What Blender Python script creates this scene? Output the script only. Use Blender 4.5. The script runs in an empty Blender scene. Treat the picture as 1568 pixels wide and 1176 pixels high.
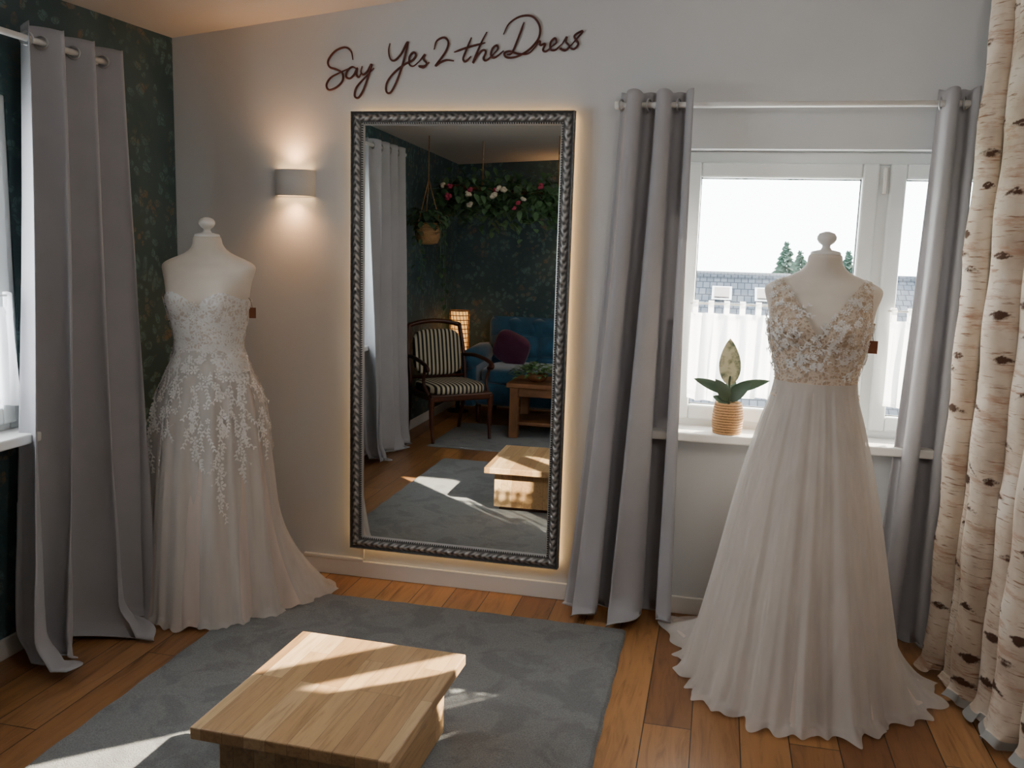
import bpy, bmesh, math, random
from math import sin, cos, pi, sqrt, exp, atan2
from mathutils import Vector, Matrix, Euler
random.seed(7)
C = bpy.context.scene.collection

# ---------------------------------------------------------------- helpers
def lin(c):
    return tuple(((x/255)/12.92 if x/255 <= .04045 else ((x/255+.055)/1.055)**2.4) for x in c)+(1,)

class NT:
    def __init__(s, name):
        s.m = bpy.data.materials.new(name); s.m.use_nodes = True
        s.t = s.m.node_tree; s.b = s.t.nodes["Principled BSDF"]; s.o = s.t.nodes["Material Output"]
    def n(s, typ, **k):
        x = s.t.nodes.new("ShaderNode"+typ)
        for a, v in k.items():
            if a.startswith("_"): setattr(x, a[1:], v)
            else:
                x.inputs[a.replace("__", " ")].default_value = v
        return x
    def l(s, a, b): s.t.links.new(a, b)
    def set(s, **k):
        for a, v in k.items(): s.b.inputs[a.replace("_", " ")].default_value = v
    def coord(s, kind="Object", scale=(1, 1, 1), rot=(0, 0, 0)):
        c = s.n("TexCoord"); mp = s.n("Mapping"); s.l(c.outputs[kind], mp.inputs[0])
        mp.inputs["Scale"].default_value = scale; mp.inputs["Rotation"].default_value = rot
        return mp.outputs[0]
    def noise(s, vec, scale, detail=4, rough=.5, dist=0):
        x = s.n("TexNoise"); x.inputs["Scale"].default_value = scale; x.inputs["Detail"].default_value = detail
        x.inputs["Roughness"].default_value = rough; x.inputs["Distortion"].default_value = dist
        s.l(vec, x.inputs["Vector"]); return x.outputs["Fac"]
    def ramp(s, fac, stops):
        r = s.n("ValToRGB"); e = r.color_ramp.elements
        while len(e) < len(stops): e.new(.5)
        for i, (p, c) in enumerate(stops):
            e[i].position = p; e[i].color = c if len(c) == 4 else tuple(c)+(1,)
        s.l(fac, r.inputs[0]); return r.outputs["Color"]
    def mix(s, fac, a, b, mode="MIX"):
        x = s.n("Mix"); x.data_type = "RGBA"; x.blend_type = mode
        for v, i in ((fac, 0), (a, 6), (b, 7)):
            if isinstance(v, (int, float, tuple)): x.inputs[i].default_value = v
            else: s.l(v, x.inputs[i])
        return x.outputs[2]
    def bump(s, h, strength=.3, dist=.01):
        x = s.n("Bump"); x.inputs["Strength"].default_value = strength; x.inputs["Distance"].default_value = dist
        s.l(h, x.inputs["Height"]); s.l(x.outputs[0], s.b.inputs["Normal"])
        return x.outputs[0]

def simple(name, rgb, rough=.5, metal=0, bumps=None, var=.12, spec=.5):
    t = NT(name); v = t.coord()
    n = t.noise(v, 6, 3)
    c = lin(rgb)
    a = tuple(x*(1-var) for x in c[:3])+(1,); b = tuple(min(1, x*(1+var)) for x in c[:3])+(1,)
    t.l(t.ramp(n, [(.3, a), (.7, b)]), t.b.inputs["Base Color"])
    t.set(Roughness=rough, Metallic=metal); t.b.inputs["Specular IOR Level"].default_value = spec
    if bumps: t.bump(t.noise(v, bumps[0], 3), bumps[1], .003)
    return t.m

def emis(name, rgb, s):
    t = NT(name); t.set(Base_Color=lin(rgb)); t.b.inputs["Emission Color"].default_value = lin(rgb)
    t.b.inputs["Emission Strength"].default_value = s
    return t.m

def fabric(name, rgb, transl=.25, rough=.9, bs=900, bstr=.1, transp=0, var=.06, sheen=.2):
    t = NT(name); v = t.coord(); c = lin(rgb)
    n = t.noise(v, 9, 2)
    col = t.ramp(n, [(.3, tuple(x*(1-var) for x in c[:3])), (.7, tuple(min(1, x*(1+var)) for x in c[:3]))])
    t.l(col, t.b.inputs["Base Color"]); t.set(Roughness=rough)
    t.b.inputs["Sheen Weight"].default_value = sheen
    t.b.inputs["Specular IOR Level"].default_value = .25
    t.bump(t.noise(v, bs, 1), bstr, .002)
    last = t.b
    if transl:
        tr = t.n("BsdfTranslucent"); t.l(col, tr.inputs[0])
        mx = t.n("MixShader"); mx.inputs[0].default_value = transl
        t.l(t.b.outputs[0], mx.inputs[1]); t.l(tr.outputs[0], mx.inputs[2]); last = mx
    if transp:
        tp = t.n("BsdfTransparent"); m2 = t.n("MixShader"); m2.inputs[0].default_value = transp
        t.l(last.outputs[0], m2.inputs[1]); t.l(tp.outputs[0], m2.inputs[2]); last = m2
    t.l(last.outputs[0], t.o.inputs[0])
    return t.m

def empty(name, loc=(0, 0, 0), rz=0):
    o = bpy.data.objects.new(name, None); o.location = loc; o.rotation_euler = (0, 0, rz); C.objects.link(o)
    o.empty_display_size = .1
    return o

def mk(name, V, F, mat, parent=None, smooth=False, loc=None):
    me = bpy.data.meshes.new(name); me.from_pydata([tuple(v) for v in V], [], F); me.update()
    if smooth: me.polygons.foreach_set("use_smooth", [True]*len(F))
    if mat: me.materials.append(mat)
    o = bpy.data.objects.new(name, me); C.objects.link(o)
    if parent: o.parent = parent
    if loc: o.location = loc
    return o

def bev(o, w, seg=3):
    m = o.modifiers.new("bevel", "BEVEL"); m.width = w; m.segments = seg; m.limit_method = "ANGLE"
    return o

def boxes(name, L, mat, parent=None, bevel=0, seg=2, smooth=False):
    V = []; F = []
    for lo, hi in L:
        b = len(V)
        V += [(x, y, z) for x in (lo[0], hi[0]) for y in (lo[1], hi[1]) for z in (lo[2], hi[2])]
        F += [tuple(b+i for i in f) for f in ((0, 1, 3, 2), (4, 6, 7, 5), (0, 4, 5, 1), (2, 3, 7, 6), (0, 2, 6, 4), (1, 5, 7, 3))]
    o = mk(name, V, F, mat, parent, smooth)
    if bevel: bev(o, bevel, seg)
    return o

def grid(fn, nu, nv, closed=False):
    V = [fn(i/(nu if closed else nu-1), j/(nv-1)) for j in range(nv) for i in range(nu)]
    F = []
    for j in range(nv-1):
        for i in range(nu if closed else nu-1):
            a = j*nu+i; b = j*nu+(i+1) % nu
            F.append((a, b, b+nu, a+nu))
    return V, F

def catmull(P, n=8):
    P = [Vector(p) for p in P]
    if len(P) < 3: return P
    Q = [P[0]*2-P[1]]+P+[P[-1]*2-P[-2]]; out = []
    for i in range(1, len(Q)-2):
        for k in range(n):
            t = k/n; a, b, c, d = Q[i-1:i+3]
            out.append(.5*((2*b)+(c-a)*t+(2*a-5*b+4*c-d)*t*t+(3*b-a-3*c+d)*t**3))
    out.append(P[-1]); return out

def tube_geo(P, R, seg=8, cap=True):
    P = [Vector(p) for p in P]
    if not isinstance(R, (list, tuple)): R = [R]*len(P)
    V = []; F = []; nrm = None
    for i, p in enumerate(P):
        t = (P[min(i+1, len(P)-1)]-P[max(i-1, 0)])
        if t.length < 1e-9: t = Vector((0, 0, 1))
        t.normalize()
        if nrm is None: nrm = t.orthogonal().normalized()
        nrm = (nrm-t*nrm.dot(t))
        if nrm.length < 1e-6: nrm = t.orthogonal()
        nrm.normalize(); b = t.cross(nrm)
        for k in range(seg):
            a = 2*pi*k/seg; V.append(p+(nrm*cos(a)+b*sin(a))*R[min(i, len(R)-1)])
    for i in range(len(P)-1):
        for k in range(seg):
            a = i*seg+k; c = i*seg+(k+1) % seg; F.append((a, c, c+seg, a+seg))
    if cap:
        F.append(tuple(range(seg))[::-1]); F.append(tuple((len(P)-1)*seg+k for k in range(seg)))
    return V, F

def merge(Gs):
    V = []; F = []
    for v, f in Gs:
        b = len(V); V += list(v); F += [tuple(b+i for i in q) for q in f]
    return V, F

def tube(name, P, R, mat, parent=None, seg=10):
    V, F = tube_geo(P, R, seg); return mk(name, V, F, mat, parent, True)

def lathe_geo(prof, c=(0, 0, 0), seg=32, sx=1, sy=1):
    V = []; F = []
    for r, z in prof:
        for k in range(seg):
            a = 2*pi*k/seg; V.append((c[0]+r*sx*cos(a), c[1]+r*sy*sin(a), c[2]+z))
    n = len(prof)
    for i in range(n-1):
        for k in range(seg):
            a = i*seg+k; b = i*seg+(k+1) % seg; F.append((a, b, b+seg, a+seg))
    F.append(tuple(range(seg))[::-1]); F.append(tuple((n-1)*seg+k for k in range(seg)))
    return V, F

def lathe(name, prof, c, mat, parent=None, seg=32, sx=1, sy=1):
    V, F = lathe_geo(prof, c, seg, sx, sy); return mk(name, V, F, mat, parent, True)

def interp(T, x):
    if T[0][0] > T[-1][0]: T = T[::-1]
    if x <= T[0][0]: return T[0][1:]
    if x >= T[-1][0]: return T[-1][1:]
    for i in range(len(T)-1):
        if T[i][0] <= x <= T[i+1][0]:
            t = (x-T[i][0])/(T[i+1][0]-T[i][0])
            p0 = T[max(i-1, 0)]; p1 = T[i]; p2 = T[i+1]; p3 = T[min(i+2, len(T)-1)]
            out = []
            for k in range(1, len(p1)):
                m1 = (p2[k]-p0[k])/max(p2[0]-p0[0], 1e-6)*(p2[0]-p1[0]); m2 = (p3[k]-p1[k])/max(p3[0]-p1[0], 1e-6)*(p2[0]-p1[0])
                out.append((2*t**3-3*t*t+1)*p1[k]+(t**3-2*t*t+t)*m1+(-2*t**3+3*t*t)*p2[k]+(t**3-t*t)*m2)
            return tuple(out)

def ellip_geo(c, r, seg=16, rings=10, M=None):
    V = []; F = []
    for j in range(rings+1):
        ph = pi*j/rings
        for k in range(seg):
            a = 2*pi*k/seg; v = Vector((r[0]*sin(ph)*cos(a), r[1]*sin(ph)*sin(a), r[2]*cos(ph)))
            if M: v = M @ v
            V.append(Vector(c)+v)
    for j in range(rings):
        for k in range(seg):
            a = j*seg+k; b = j*seg+(k+1) % seg; F.append((a, a+seg, b+seg, b))
    return V, F

def leaf_geo(base, d, up, L, W, curl=.2, n=7):
    base = Vector(base); d = Vector(d).normalized(); up = Vector(up); side = d.cross(up)
    if side.length < 1e-4: side = d.orthogonal()
    side.normalize(); nn = side.cross(d).normalized(); V = []; F = []
    for i in range(n+1):
        t = i/n; w = W*sin(pi*min(1, t**.8))**.75*.5 if 0 < t < 1 else .0005
        c = base+d*L*t-nn*curl*L*t*t
        V += [c-side*w+nn*w*.25, c, c+side*w+nn*w*.25]
    for i in range(n):
        a = i*3; F += [(a, a+1, a+4, a+3), (a+1, a+2, a+5, a+4)]
    return V, F

# ---------------------------------------------------------------- materials
def m_wall(name, rgb):
    t = NT(name); v = t.coord(); c = lin(rgb)
    n = t.noise(v, 1.2, 2)
    t.l(t.ramp(n, [(.3, tuple(x*.96 for x in c[:3])), (.7, c[:3])]), t.b.inputs["Base Color"])
    t.set(Roughness=.9); t.bump(t.noise(v, 160, 3), .12, .004); return t.m
M_wall = m_wall("wall_paint", (210, 212, 215))
M_ceil = m_wall("ceiling_paint", (208, 203, 200))
M_white = simple("white_lacquer", (232, 230, 226), .35, var=.02)
M_pvc = simple("white_window_pvc", (226, 230, 230), .3, var=.02)
M_gasket = simple("rubber_gasket", (40, 42, 44), .6)

def m_wallpaper():
    t = NT("botanical_wallpaper"); v = t.coord()
    d = t.n("TexNoise"); d.inputs["Scale"].default_value = 5; d.inputs["Detail"].default_value = 3; t.l(v, d.inputs["Vector"])
    vm = t.n("VectorMath"); vm.operation = "MULTIPLY_ADD"; t.l(d.outputs["Color"], vm.inputs[0]); vm.inputs[1].default_value = (.16, .16, .16); t.l(v, vm.inputs[2])
    vo = t.n("TexVoronoi"); vo.feature = "F1"; vo.inputs["Scale"].default_value = 20; t.l(vm.outputs[0], vo.inputs["Vector"])
    vo2 = t.n("TexVoronoi"); vo2.feature = "DISTANCE_TO_EDGE"; vo2.inputs["Scale"].default_value = 44; t.l(vm.outputs[0], vo2.inputs["Vector"])
    leaves = t.ramp(vo.outputs["Distance"], [(.38, (1, 1, 1)), (.46, (0, 0, 0))])
    vein = t.ramp(vo2.outputs["Distance"], [(.03, (.2, .2, .2)), (.10, (1, 1, 1))])
    area = t.ramp(t.noise(v, 6, 3, .5, .4), [(.40, (.15, .15, .15)), (.50, (1, 1, 1))])
    f1 = t.mix(1.0, leaves, vein, "MULTIPLY"); f2 = t.mix(1.0, f1, area, "MULTIPLY")
    hue = t.ramp(t.noise(v, 7, 2), [(.38, lin((124, 108, 90))), (.50, lin((92, 122, 124)))])
    base = t.ramp(t.noise(v, 3, 2, .5), [(.38, lin((56, 80, 84))), (.60, lin((70, 92, 95)))])
    col = t.mix(f2, base, hue)
    t.l(col, t.b.inputs["Base Color"]); t.set(Roughness=.6); t.bump(t.noise(v, 120, 2), .15, .003)
    return t.m
M_paper = m_wallpaper()

def m_planks(name, w, L, cols, rot, grain_dir, rough=.38, gap=.003, gs=1.0, bstr=.25, gmix=.85, knots=True):
    t = NT(name); v = t.coord(rot=(0, 0, rot))
    br = t.n("TexBrick"); t.l(v, br.inputs["Vector"])
    br.inputs["Scale"].default_value = 1; br.inputs["Brick Width"].default_value = L; br.inputs["Row Height"].default_value = w
    br.inputs["Mortar Size"].default_value = gap; br.inputs["Mortar Smooth"].default_value = .2
    br.inputs["Color1"].default_value = (0, 0, 0, 1); br.inputs["Color2"].default_value = (1, 1, 1, 1); br.inputs["Mortar"].default_value = (.5, .5, .5, 1)
    br.offset = .37; br.offset_frequency = 3
    base = t.ramp(br.outputs["Color"], [(i/(len(cols)-1), lin(c)) for i, c in enumerate(cols)])
    vm = t.n("VectorMath"); vm.operation = "MULTIPLY_ADD"; t.l(br.outputs["Color"], vm.inputs[0]); vm.inputs[1].default_value = (7, 7, 7)
    v2 = t.coord(scale=grain_dir); t.l(v2, vm.inputs[2])
    g = t.noise(vm.outputs[0], 3*gs, 6, .65, 1.2)
    gc = t.ramp(g, [(.28, (.45, .40, .36)), (.5, (.95, .93, .9)), (.75, (1.15, 1.12, 1.1))])
    col = t.mix(gmix, base, gc, "MULTIPLY")
    if knots:
        k = t.noise(vm.outputs[0], .9*gs, 2, .5, 2.5)
        kn = t.ramp(k, [(.68, (1, 1, 1)), (.76, (.35, .28, .22))])
        col = t.mix(1.0, col, kn, "MULTIPLY")
    col = t.mix(br.outputs["Fac"], col, (.03, .018, .01, 1))
    t.l(col, t.b.inputs["Base Color"]); t.set(Roughness=rough)
    inv = t.n("Math"); inv.operation = "MULTIPLY_ADD"; t.l(br.outputs["Fac"], inv.inputs[0]); inv.inputs[1].default_value = -2; t.l(g, inv.inputs[2])
    t.bump(inv.outputs[0], bstr, .003)
    return t.m
M_floor = m_planks("oak_floorboards", .15, 1.5, [(128, 86, 54), (184, 134, 84), (150, 104, 66), (206, 158, 106)], pi/2, (9, .9, 9), .30, .002)
M_block = m_planks("oak_butcher_block", .06, .48, [(166, 130, 90), (192, 158, 114), (154, 118, 80), (204, 172, 130)], pi/2, (16, 1.2, 16), .4, .0004, gmix=.75, knots=False)
M_rustic = simple("reclaimed_wood", (128, 84, 50), .55, bumps=(40, .4), var=.35)
M_dark_wood = simple("mahogany_wood", (72, 36, 22), .3, var=.3)

def m_rug(name, a, b):
    t = NT(name); v = t.coord()
    n1 = t.noise(v, 6, 4, .6, .6); n2 = t.noise(v, 210, 3, .8)
    c = t.ramp(n1, [(.42, lin(a)), (.52, lin(b)), (.62, lin(tuple(x*.97 for x in b)))])
    c = t.mix(.8, c, t.ramp(n2, [(.32, (.45, .45, .45)), (.68, (1.3, 1.3, 1.3))]), "MULTIPLY")
    t.l(c, t.b.inputs["Base Color"]); t.set(Roughness=1); t.b.inputs["Sheen Weight"].default_value = .2
    t.bump(n2, 1, .012); return t.m
M_rug = m_rug("grey_pile_rug", (134, 136, 138), (153, 155, 156))
M_rug2 = m_rug("pale_pile_rug", (144, 146, 148), (160, 163, 165))

M_curtain = fabric("grey_curtain_satin", (176, 175, 180), .14, .42, 700, .05, 0, .03, .25)
M_cafe = fabric("sheer_voile", (250, 250, 252), .65, .9, 500, .05, .16, .02)
M_form = fabric("cream_jersey", (228, 218, 206), .0, .8, 600, .1)

def m_tulle(name, rgb, transl, transp):
    t = NT(name); v = t.coord(scale=(1, 1, .05)); c = lin(rgb)
    n = t.noise(v, 24, 3, .5)
    col = t.ramp(n, [(.3, tuple(x*.91 for x in c[:3])), (.7, tuple(min(1, x*1.03) for x in c[:3]))])
    t.l(col, t.b.inputs["Base Color"]); t.set(Roughness=.85); t.b.inputs["Sheen Weight"].default_value = .25
    t.b.inputs["Specular IOR Level"].default_value = .1
    tr = t.n("BsdfTranslucent"); t.l(col, tr.inputs[0])
    mx = t.n("MixShader"); mx.inputs[0].default_value = transl; t.l(t.b.outputs[0], mx.inputs[1]); t.l(tr.outputs[0], mx.inputs[2])
    last = mx
    if transp:
        tp = t.n("BsdfTransparent"); m2 = t.n("MixShader")
        m2.inputs[0].default_value = transp
        t.l(mx.outputs[0], m2.inputs[1]); t.l(tp.outputs[0], m2.inputs[2]); last = m2
    t.l(last.outputs[0], t.o.inputs[0]); return t.m
M_tul_b = m_tulle("blush_lining", (228, 215, 208), .2, 0)
M_tul_a = m_tulle("champagne_tulle", (242, 238, 234), .35, .28)
M_tul_d = m_tulle("ivory_lining", (232, 222, 214), .25, 0)
M_tul_c = m_tulle("ivory_tulle", (242, 238, 234), .4, .28)

def m_lace(name, hi, lo, scale):
    t = NT(name); v = t.coord()
    d = t.n("TexNoise"); d.inputs["Scale"].default_value = 18; t.l(v, d.inputs["Vector"])
    vm = t.n("VectorMath"); vm.operation = "MULTIPLY_ADD"; t.l(d.outputs["Color"], vm.inputs[0]); vm.inputs[1].default_value = (.05, .05, .05); t.l(v, vm.inputs[2])
    vo = t.n("TexVoronoi"); vo.feature = "DISTANCE_TO_EDGE"; vo.inputs["Scale"].default_value = scale; t.l(vm.outputs[0], vo.inputs["Vector"])
    n = t.noise(v, scale*.6, 5, .7)
    ad = t.n("Math"); ad.operation = "MULTIPLY_ADD"; t.l(vo.outputs["Distance"], ad.inputs[0]); ad.inputs[1].default_value = -.9; t.l(n, ad.inputs[2])
    t.l(t.ramp(ad.outputs[0], [(.28, lin(lo)), (.44, lin(hi))]), t.b.inputs["Base Color"]); t.set(Roughness=.7)
    t.bump(ad.outputs[0], .7, .004); return t.m
M_lace = m_lace("floral_lace", (238, 237, 236), (212, 202, 194), 55)
M_lace2 = m_lace("beaded_lace", (222, 208, 192), (188, 164, 140), 70)
M_appl = fabric("lace_applique", (244, 242, 240), .1, .8, 500, .3)
M_bead = simple("pearl_bead", (235, 228, 220), .2, .3)

# ---------------------------------------------------------------- room shell
RX, RY = 4.4, -4.55
boxes("floor", [((-.2, RY-.2, -.12), (RX+.2, .22, 0))], M_floor)
def ceil_z(x, y):
    t = -y/4.55
    return (2.36+.115*x)*(1-t)+(2.235+.05*x)*t
V, F = grid(lambda u, v: (-.2+u*(RX+.4), RY-.2+v*(.42-RY), ceil_z(-.2+u*(RX+.4), RY-.2+v*(.42-RY))), 12, 12)
o = mk("ceiling", V, F, M_ceil); m = o.modifiers.new("s", "SOLIDIFY"); m.thickness = -.15; m.offset = -1
def wall_with_hole(name, axis, fixed, a0, a1, h0, h1, z0, z1, H, mat):
    segs = [((a0, 0), (h0, H)), ((h1, 0), (a1, H)), ((h0, 0), (h1, z0)), ((h0, z1), (h1, H))]
    L = []
    for (p, zz), (q, zt) in segs:
        if axis == "x": L.append(((p, fixed[0], zz), (q, fixed[1], zt)))
        else: L.append(((fixed[0], p, zz), (fixed[1], q, zt)))
    return boxes(name, L, mat)
wall_with_hole("wall_back", "x", (0, .22), -.2, RX+.2, 2.2, 3.45, .775, 1.90, 3.1, M_wall)
wall_with_hole("wall_left", "y", (-.2, 0), RY-.2, 0, -2.1, -.98, .80, 1.96, 2.8, M_paper)
boxes("wall_rear", [((0, RY-.2, 0), (RX+.2, RY, 2.8))], M_paper)
boxes("wall_right", [((RX, RY, 0), (RX+.2, 0, 3.1))], M_wall)
boxes("baseboard_back", [((0, -.015, 0), (RX, 0, .075))], M_white, bevel=.004)
boxes("baseboard_left", [((0, RY, 0), (.015, -.015, .075))], M_white, bevel=.004)
boxes("baseboard_rear", [((.015, RY, 0), (RX, RY+.015, .075))], M_white, bevel=.004)

# ---------------------------------------------------------------- windows
def m_glass():
    t = NT("window_glass"); g = t.n("BsdfGlossy"); g.inputs["Roughness"].default_value = .02
    tp = t.n("BsdfTransparent"); tp.inputs[0].default_value = (.97, .99, .98, 1)
    mx = t.n("MixShader"); mx.inputs[0].default_value = .04; t.l(tp.outputs[0], mx.inputs[1]); t.l(g.outputs[0], mx.inputs[2])
    t.l(mx.outputs[0], t.o.inputs[0]); return t.m
M_glass = m_glass()
def frame_rect(a0, a1, z0, z1, w, d0, d1):
    return [((a0, d0, z0), (a0+w, d1, z1)), ((a1-w, d0, z0), (a1, d1, z1)), ((a0+w, d0, z0), (a1-w, d1, z0+w)), ((a0+w, d0, z1-w), (a1-w, d1, z1))]
w1 = empty("window_1")
boxes("outer_frame", frame_rect(2.2, 3.45, .775, 1.90, .05, .08, .16)+[((2.965, .08, .825), (3.015, .16, 1.85))], M_pvc, w1, .006)
boxes("sash_left", frame_rect(2.245, 2.97, .82, 1.855, .06, .06, .12), M_pvc, w1, .008)
boxes("sash_right", frame_rect(3.01, 3.41, .82, 1.855, .06, .06, .12), M_pvc, w1, .008)
boxes("gasket_left", frame_rect(2.300, 2.915, .875, 1.80, .008, .085, .1), M_gasket, w1)
boxes("gasket_right", frame_rect(3.065, 3.355, .875, 1.80, .008, .085, .1), M_gasket, w1)
mk("glass", [(2.305, .09, .88), (2.91, .09, .88), (2.91, .09, 1.795), (2.305, .09, 1.795), (3.07, .09, .88), (3.35, .09, .88), (3.35, .09, 1.795), (3.07, .09, 1.795)], [(0, 1, 2, 3), (4, 5, 6, 7)], M_glass, w1)
boxes("handle", [((2.925, .035, 1.27), (2.955, .06, 1.33)), ((2.93, .02, 1.17), (2.95, .035, 1.31))], M_white, w1, .004)
boxes("hinge", [((2.985, .05, 1.74), (2.998, .075, 1.84))], M_white, w1, .003)
boxes("window_sill", [((2.12, -.10, .755), (3.50, .08, .79))], M_white, None, .006)
w2 = empty("window_2", (.075, 0, 0))
def rot_left(L):
    return [((-hi[1], -hi[0], lo[2]), (-lo[1], -lo[0], hi[2])) for lo, hi in L]
boxes("outer_frame", rot_left(frame_rect(.98, 2.10, .80, 1.96, .05, .08, .16)+[((1.52, .08, .85), (1.56, .16, 1.91))]), M_pvc, w2, .006)
boxes("sash_left", rot_left(frame_rect(1.02, 1.53, .84, 1.92, .06, .06, .12)), M_pvc, w2, .008)
boxes("sash_right", rot_left(frame_rect(1.55, 2.06, .84, 1.92, .06, .06, .12)), M_pvc, w2, .008)
mk("glass", [(-.09, -1.08, .9), (-.09, -1.47, .9), (-.09, -1.47, 1.86), (-.09, -1.08, 1.86), (-.09, -1.61, .9), (-.09, -2.0, .9), (-.09, -2.0, 1.86), (-.09, -1.61, 1.86)], [(0, 1, 2, 3), (4, 5, 6, 7)], M_glass, w2)
boxes("handle", rot_left([((1.48, .035, 1.3), (1.51, .06, 1.36)), ((1.485, .02, 1.2), (1.505, .035, 1.34))]), M_white, w2, .004)
boxes("window_sill", rot_left([((.93, -.12, .78), (2.14, .01, .815))]), M_white, None, .006)
boxes("trim_1", rot_left([((.981, .086, .80), (.987, .2, 1.96)), ((2.093, .086, .80), (2.099, .2, 1.96)), ((.987, .086, .801), (2.093, .2, .806)), ((.987, .086, 1.953), (2.093, .2, 1.959))]), M_pvc)

def cafe(name, a0, a1, ztop, zbot, place, folds, seed):
    rnd = random.Random(seed); ph = [rnd.uniform(0, 6) for _ in range(6)]
    p = empty(name)
    def fn(u, v):
        a = a0+(a1-a0)*u; z = ztop-.05-(ztop-.05-zbot)*v
        am = .010+.012*v
        d = am*sin(2*pi*folds*u+ph[0]+.6*sin(3*v+ph[1]))+.4*am*sin(2*pi*folds*2.3*u+ph[2])
        if v > .98: z += .012*sin(9*u+ph[3])
        return place(a+.006*sin(2*pi*folds*u*1.5+ph[4]+2*v), d, z)
    V, F = grid(fn, folds*16, 24); mk("cloth", V, F, M_cafe, p, True)
    V, F = grid(lambda u, v: Vector(fn(u, .03+.05*v))+Vector(place(0, -.002, 0))-Vector(place(0, 0, 0)), folds*16, 4); G = [(V, F)]
    V, F = grid(lambda u, v: Vector(fn(u, .92+.05*v))+Vector(place(0, -.002, 0))-Vector(place(0, 0, 0)), folds*16, 4); G.append((V, F))
    V, F = merge(G); mk("hem_bands", V, F, M_cafe, p, True)
    n = int((a1-a0)/.055); G = []
    for i in range(n):
        a = a0+.012+i*(a1-a0-.024)/(n-1)
        V, F = grid(lambda u, v: place(a-.011+.022*u, -.012 if v < .5 else .010, ztop-.055+.055*sin(pi*v)), 3, 9); G.append((V, F))
    V, F = merge(G); mk("tabs", V, F, M_cafe, p, True)
    V, F = tube_geo([place(a0-.01, 0, ztop-.012), place(a1+.01, 0, ztop-.012)], .004); mk("rod", V, F, M_white, p, True)
    return p
cafe("cafe_curtain", 2.30, 2.94, 1.31, .915, lambda a, d, z: (a, .035+d*.8, z), 9, 3)
cafe("cafe_curtain.001", 3.05, 3.38, 1.31, .915, lambda a, d, z: (a, .035+d*.8, z), 5, 4)
cafe("cafe_curtain.002", 1.06, 2.04, 1.30, .915, lambda a, d, z: (.045-d*.8, -a, z), 14, 5)

# ---------------------------------------------------------------- curtains
def curtain(name, t0, t1, b0, b1, ztop, folds, at, ab, nrm, seed, mat=M_curtain, skew=0, zb=.012, puddle=.05, mid=None):
    rnd = random.Random(seed); ph = [rnd.uniform(0, 6.28) for _ in range(8)]
    t0, t1, b0, b1, nrm = [Vector(q+(0,)) for q in (t0, t1, b0, b1, nrm)]
    p = empty(name); dirv = (t1-t0).normalized()
    def fn(u, v):
        e = v**1.3
        base = (t0.lerp(t1, u)).lerp(b0.lerp(b1, u), e)
        uu = u+.03*sin(2*pi*u*1.5+ph[1])*v
        a = at+(ab-at)*v
        w = sin(2*pi*folds*uu+ph[0]*0+skew+.5*v*sin(ph[2]+3*u))
        w = w*(1-.25*abs(w))*1.3
        off = a*w+a*.35*v*sin(2*pi*folds*.5*uu+ph[3]+2*v)+.12*a*sin(2*pi*folds*3.1*uu+ph[4]+5*v)*v
        q = base+nrm*off+dirv*(a*.35*sin(4*pi*folds*uu+ph[5]*0)*(.4+.6*v))
        z = ztop-(ztop-zb)*v
        if v > .94:
            k = (v-.94)/.06; q = q+nrm*puddle*k*k*(.7+.7*sin(11*u+ph[6])); z = max(zb+.02*(1+sin(17*u+ph[7]))*k, zb) if v > .975 else z
        q = q+nrm*.006*sin(31*v+9*u+ph[0])*max(0, v-.6)
        if v < .03: z += .004*cos(2*pi*folds*u*2)
        return (q.x, q.y, z)
    V, F = grid(fn, int(folds*30)+1, 110); o = mk("cloth", V, F, mat, p, True)
    s = o.modifiers.new("thick", "SOLIDIFY"); s.thickness = .0025
    return p, fn
M_steel = simple("brushed_steel", (190, 190, 190), .3, .9)
def rings(p, fn, folds, rodfix, ax, ztop):
    G = []
    n = int(folds*2)
    for i in range(n):
        u = (i+.0)/(folds*2)
        if u < .01: u = .015
        q = Vector(fn(u, .02))
        P = []
        for k in range(17):
            a = 2*pi*k/16
            d = Vector((.35, .94, 0)) if ax == "x" else Vector((.94, .35, 0))
            P.append(Vector((q.x if ax == "x" else rodfix[0], rodfix[0] if ax == "x" else q.y, rodfix[1]))+d*.021*cos(a)+Vector((0, 0, .021*sin(a))))
        G.append(tube_geo(P, .0035, 6, False))
    V, F = merge(G); mk("eyelets", V, F, M_steel, p, True)
p, fn = curtain("curtain", (1.985, -.10), (2.265, -.10), (1.85, -.14), (2.285, -.12), 2.10, 2.5, .045, .085, (0, -1), 11, skew=-pi/2, puddle=.06)
rings(p, fn, 2.5, (-.10, 2.05), "x", 2.1)
p, fn = curtain("curtain.001", (3.125, -.10), (3.25, -.10), (3.06, -.11), (3.25, -.10), 2.10, 1.5, .035, .045, (0, -1), 12, skew=-pi/2, puddle=.02)
rings(p, fn, 1.5, (-.10, 2.05), "x", 2.1)
p, fn = curtain("curtain.002", (.12, -1.02), (.12, -.55), (.13, -1.22), (.25, -.66), 2.185, 3, .05, .09, (1, 0), 13, skew=pi*.9, puddle=.10)
rings(p, fn, 3, (.12, 2.135), "y", 2.18)
p, fn = curtain("curtain.003", (.12, -2.68), (.12, -2.05), (.13, -2.72), (.15, -2.02), 2.175, 4, .045, .065, (1, 0), 14, skew=0, puddle=.05)
rings(p, fn, 4, (.12, 2.135), "y", 2.18)

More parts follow.
